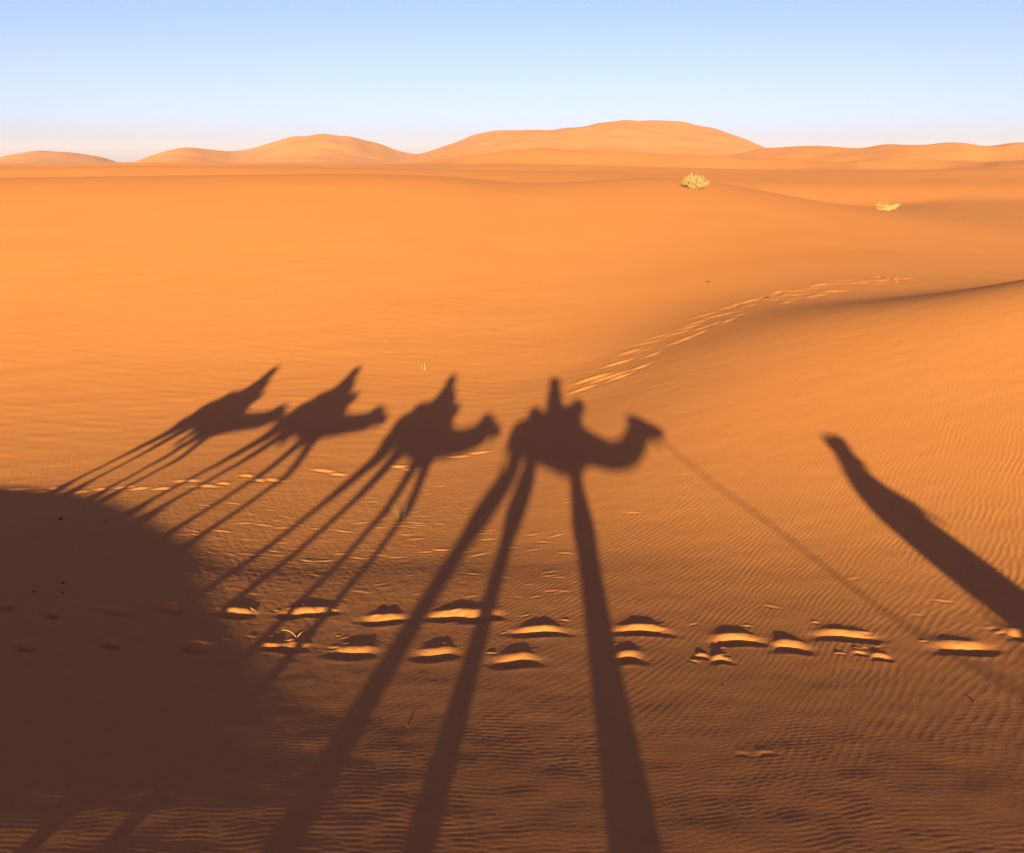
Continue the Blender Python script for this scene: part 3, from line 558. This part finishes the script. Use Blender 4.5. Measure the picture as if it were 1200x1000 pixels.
STL=['dark pebble highest in the shaded hollow, largest of them','small dark pebble right of the largest one in the hollow','dark pebble low in the shaded hollow, right of its pair','small pebble at the left of the hollow','faint pebble in the middle of the shaded hollow','pebble by the lower left of the hollow above the footprints','tiny pebble under the low one in the hollow','pebble in the dim sand below the near footprint row at left','pebble on the rippled foreground right of the foreleg shadow','pebble on the ripples at the far right below the last big footprint','pebble beside the hind leg shadow in the foreground','small stone beside the trail up the valley','small stone above the valley trail']
for i,(x,y,T) in enumerate(PT['stone']):
    if proto is None:
        b=bmesh.new(); bmesh.ops.create_icosphere(b,subdivisions=3,radius=1); rr=random.Random(5)
        for v in b.verts: v.co*=1+.13*math.sin(v.co.x*3.1+1)+.1*math.sin(v.co.y*4.7)+.06*math.sin(v.co.z*7+v.co.x*5)
        proto=mesh_obj('pebble',to_mesh(b,'pebble'),'dung'); o=proto
    else: o=proto.copy(); C.objects.link(o)
    s=[.026,.014,.014,.010,.010,.012,.010,.007,.006,.008,.006,.05,.045][i]; o.scale=(s*1.3,s,s*.8); o.rotation_euler=(0,0,i*1.3); o.location=(x,y,hz(x,y)+s*.3)
    tag(o,STL[i],'pebble','dark pebbles scattered on the sand')
# ---------------------------------------------------------------- air
me=bpy.data.meshes.new('haze'); b=bmesh.new(); bmesh.ops.create_cube(b,size=1); b.to_mesh(me); b.free()
hzmat=bpy.data.materials.new('haze'); hzmat.use_nodes=True; nt=hzmat.node_tree
for n in list(nt.nodes):
    if n.type!='OUTPUT_MATERIAL': nt.nodes.remove(n)
pv=nt.nodes.new('ShaderNodeVolumePrincipled'); pv.inputs['Density'].default_value=HAZE; pv.inputs['Color'].default_value=(.88,.70,1,1); pv.inputs['Anisotropy'].default_value=0.0
nt.links.new(pv.outputs['Volume'],[n for n in nt.nodes if n.type=='OUTPUT_MATERIAL'][0].inputs['Volume'])
me.materials.append(hzmat); ho=bpy.data.objects.new('haze',me); C.objects.link(ho); ho['kind']='stuff'
ho.scale=(7200,7200,70); ho.location=(0,0,-14+35)
# ---------------------------------------------------------------- light, sky, camera
w=bpy.data.worlds.new('World'); SC.world=w; w.use_nodes=True; nt=w.node_tree; bg=nt.nodes['Background']
sky=nt.nodes.new('ShaderNodeTexSky'); sky.sky_type='NISHITA'; sky.sun_disc=False; sky.sun_elevation=EL; sky.sun_rotation=math.pi+PHI
sky.air_density=SKYP[0]; sky.dust_density=SKYP[1]; sky.ozone_density=SKYP[2]; sky.altitude=0
mx=nt.nodes.new('ShaderNodeMix'); mx.data_type='RGBA'; mx.blend_type='MULTIPLY'; mx.inputs['Factor'].default_value=1; mx.inputs['B'].default_value=SKY_TINT
nt.links.new(sky.outputs['Color'],mx.inputs['A']); nt.links.new(mx.outputs['Result'],bg.inputs['Color']); bg.inputs['Strength'].default_value=SKY_STR
l=bpy.data.lights.new('sun','SUN'); l.energy=SUN_STR; l.angle=math.radians(.53); l.color=SUN_COL
lo_=bpy.data.objects.new('sun',l); C.objects.link(lo_)
d=Vector((math.sin(PHI)*math.cos(EL),math.cos(PHI)*math.cos(EL),-math.sin(EL))); lo_.rotation_euler=d.to_track_quat('-Z','Y').to_euler(); lo_.location=(0,-30,20)
cd=bpy.data.cameras.new('camera'); co=bpy.data.objects.new('camera',cd); C.objects.link(co); SC.camera=co
cd.sensor_fit='HORIZONTAL'; cd.sensor_width=36; cd.lens=36.0; cd.clip_start=.02; cd.clip_end=12000
co.location=(0,0,CZ); co.rotation_euler=(math.pi/2-PITCH,0,0)
SC.view_settings.view_transform='Standard'; SC.view_settings.look='None'; SC.view_settings.exposure=EXPO; SC.view_settings.gamma=1
SC.cycles.volume_bounces=0; SC.cycles.max_bounces=6; SC.cycles.volume_step_rate=5
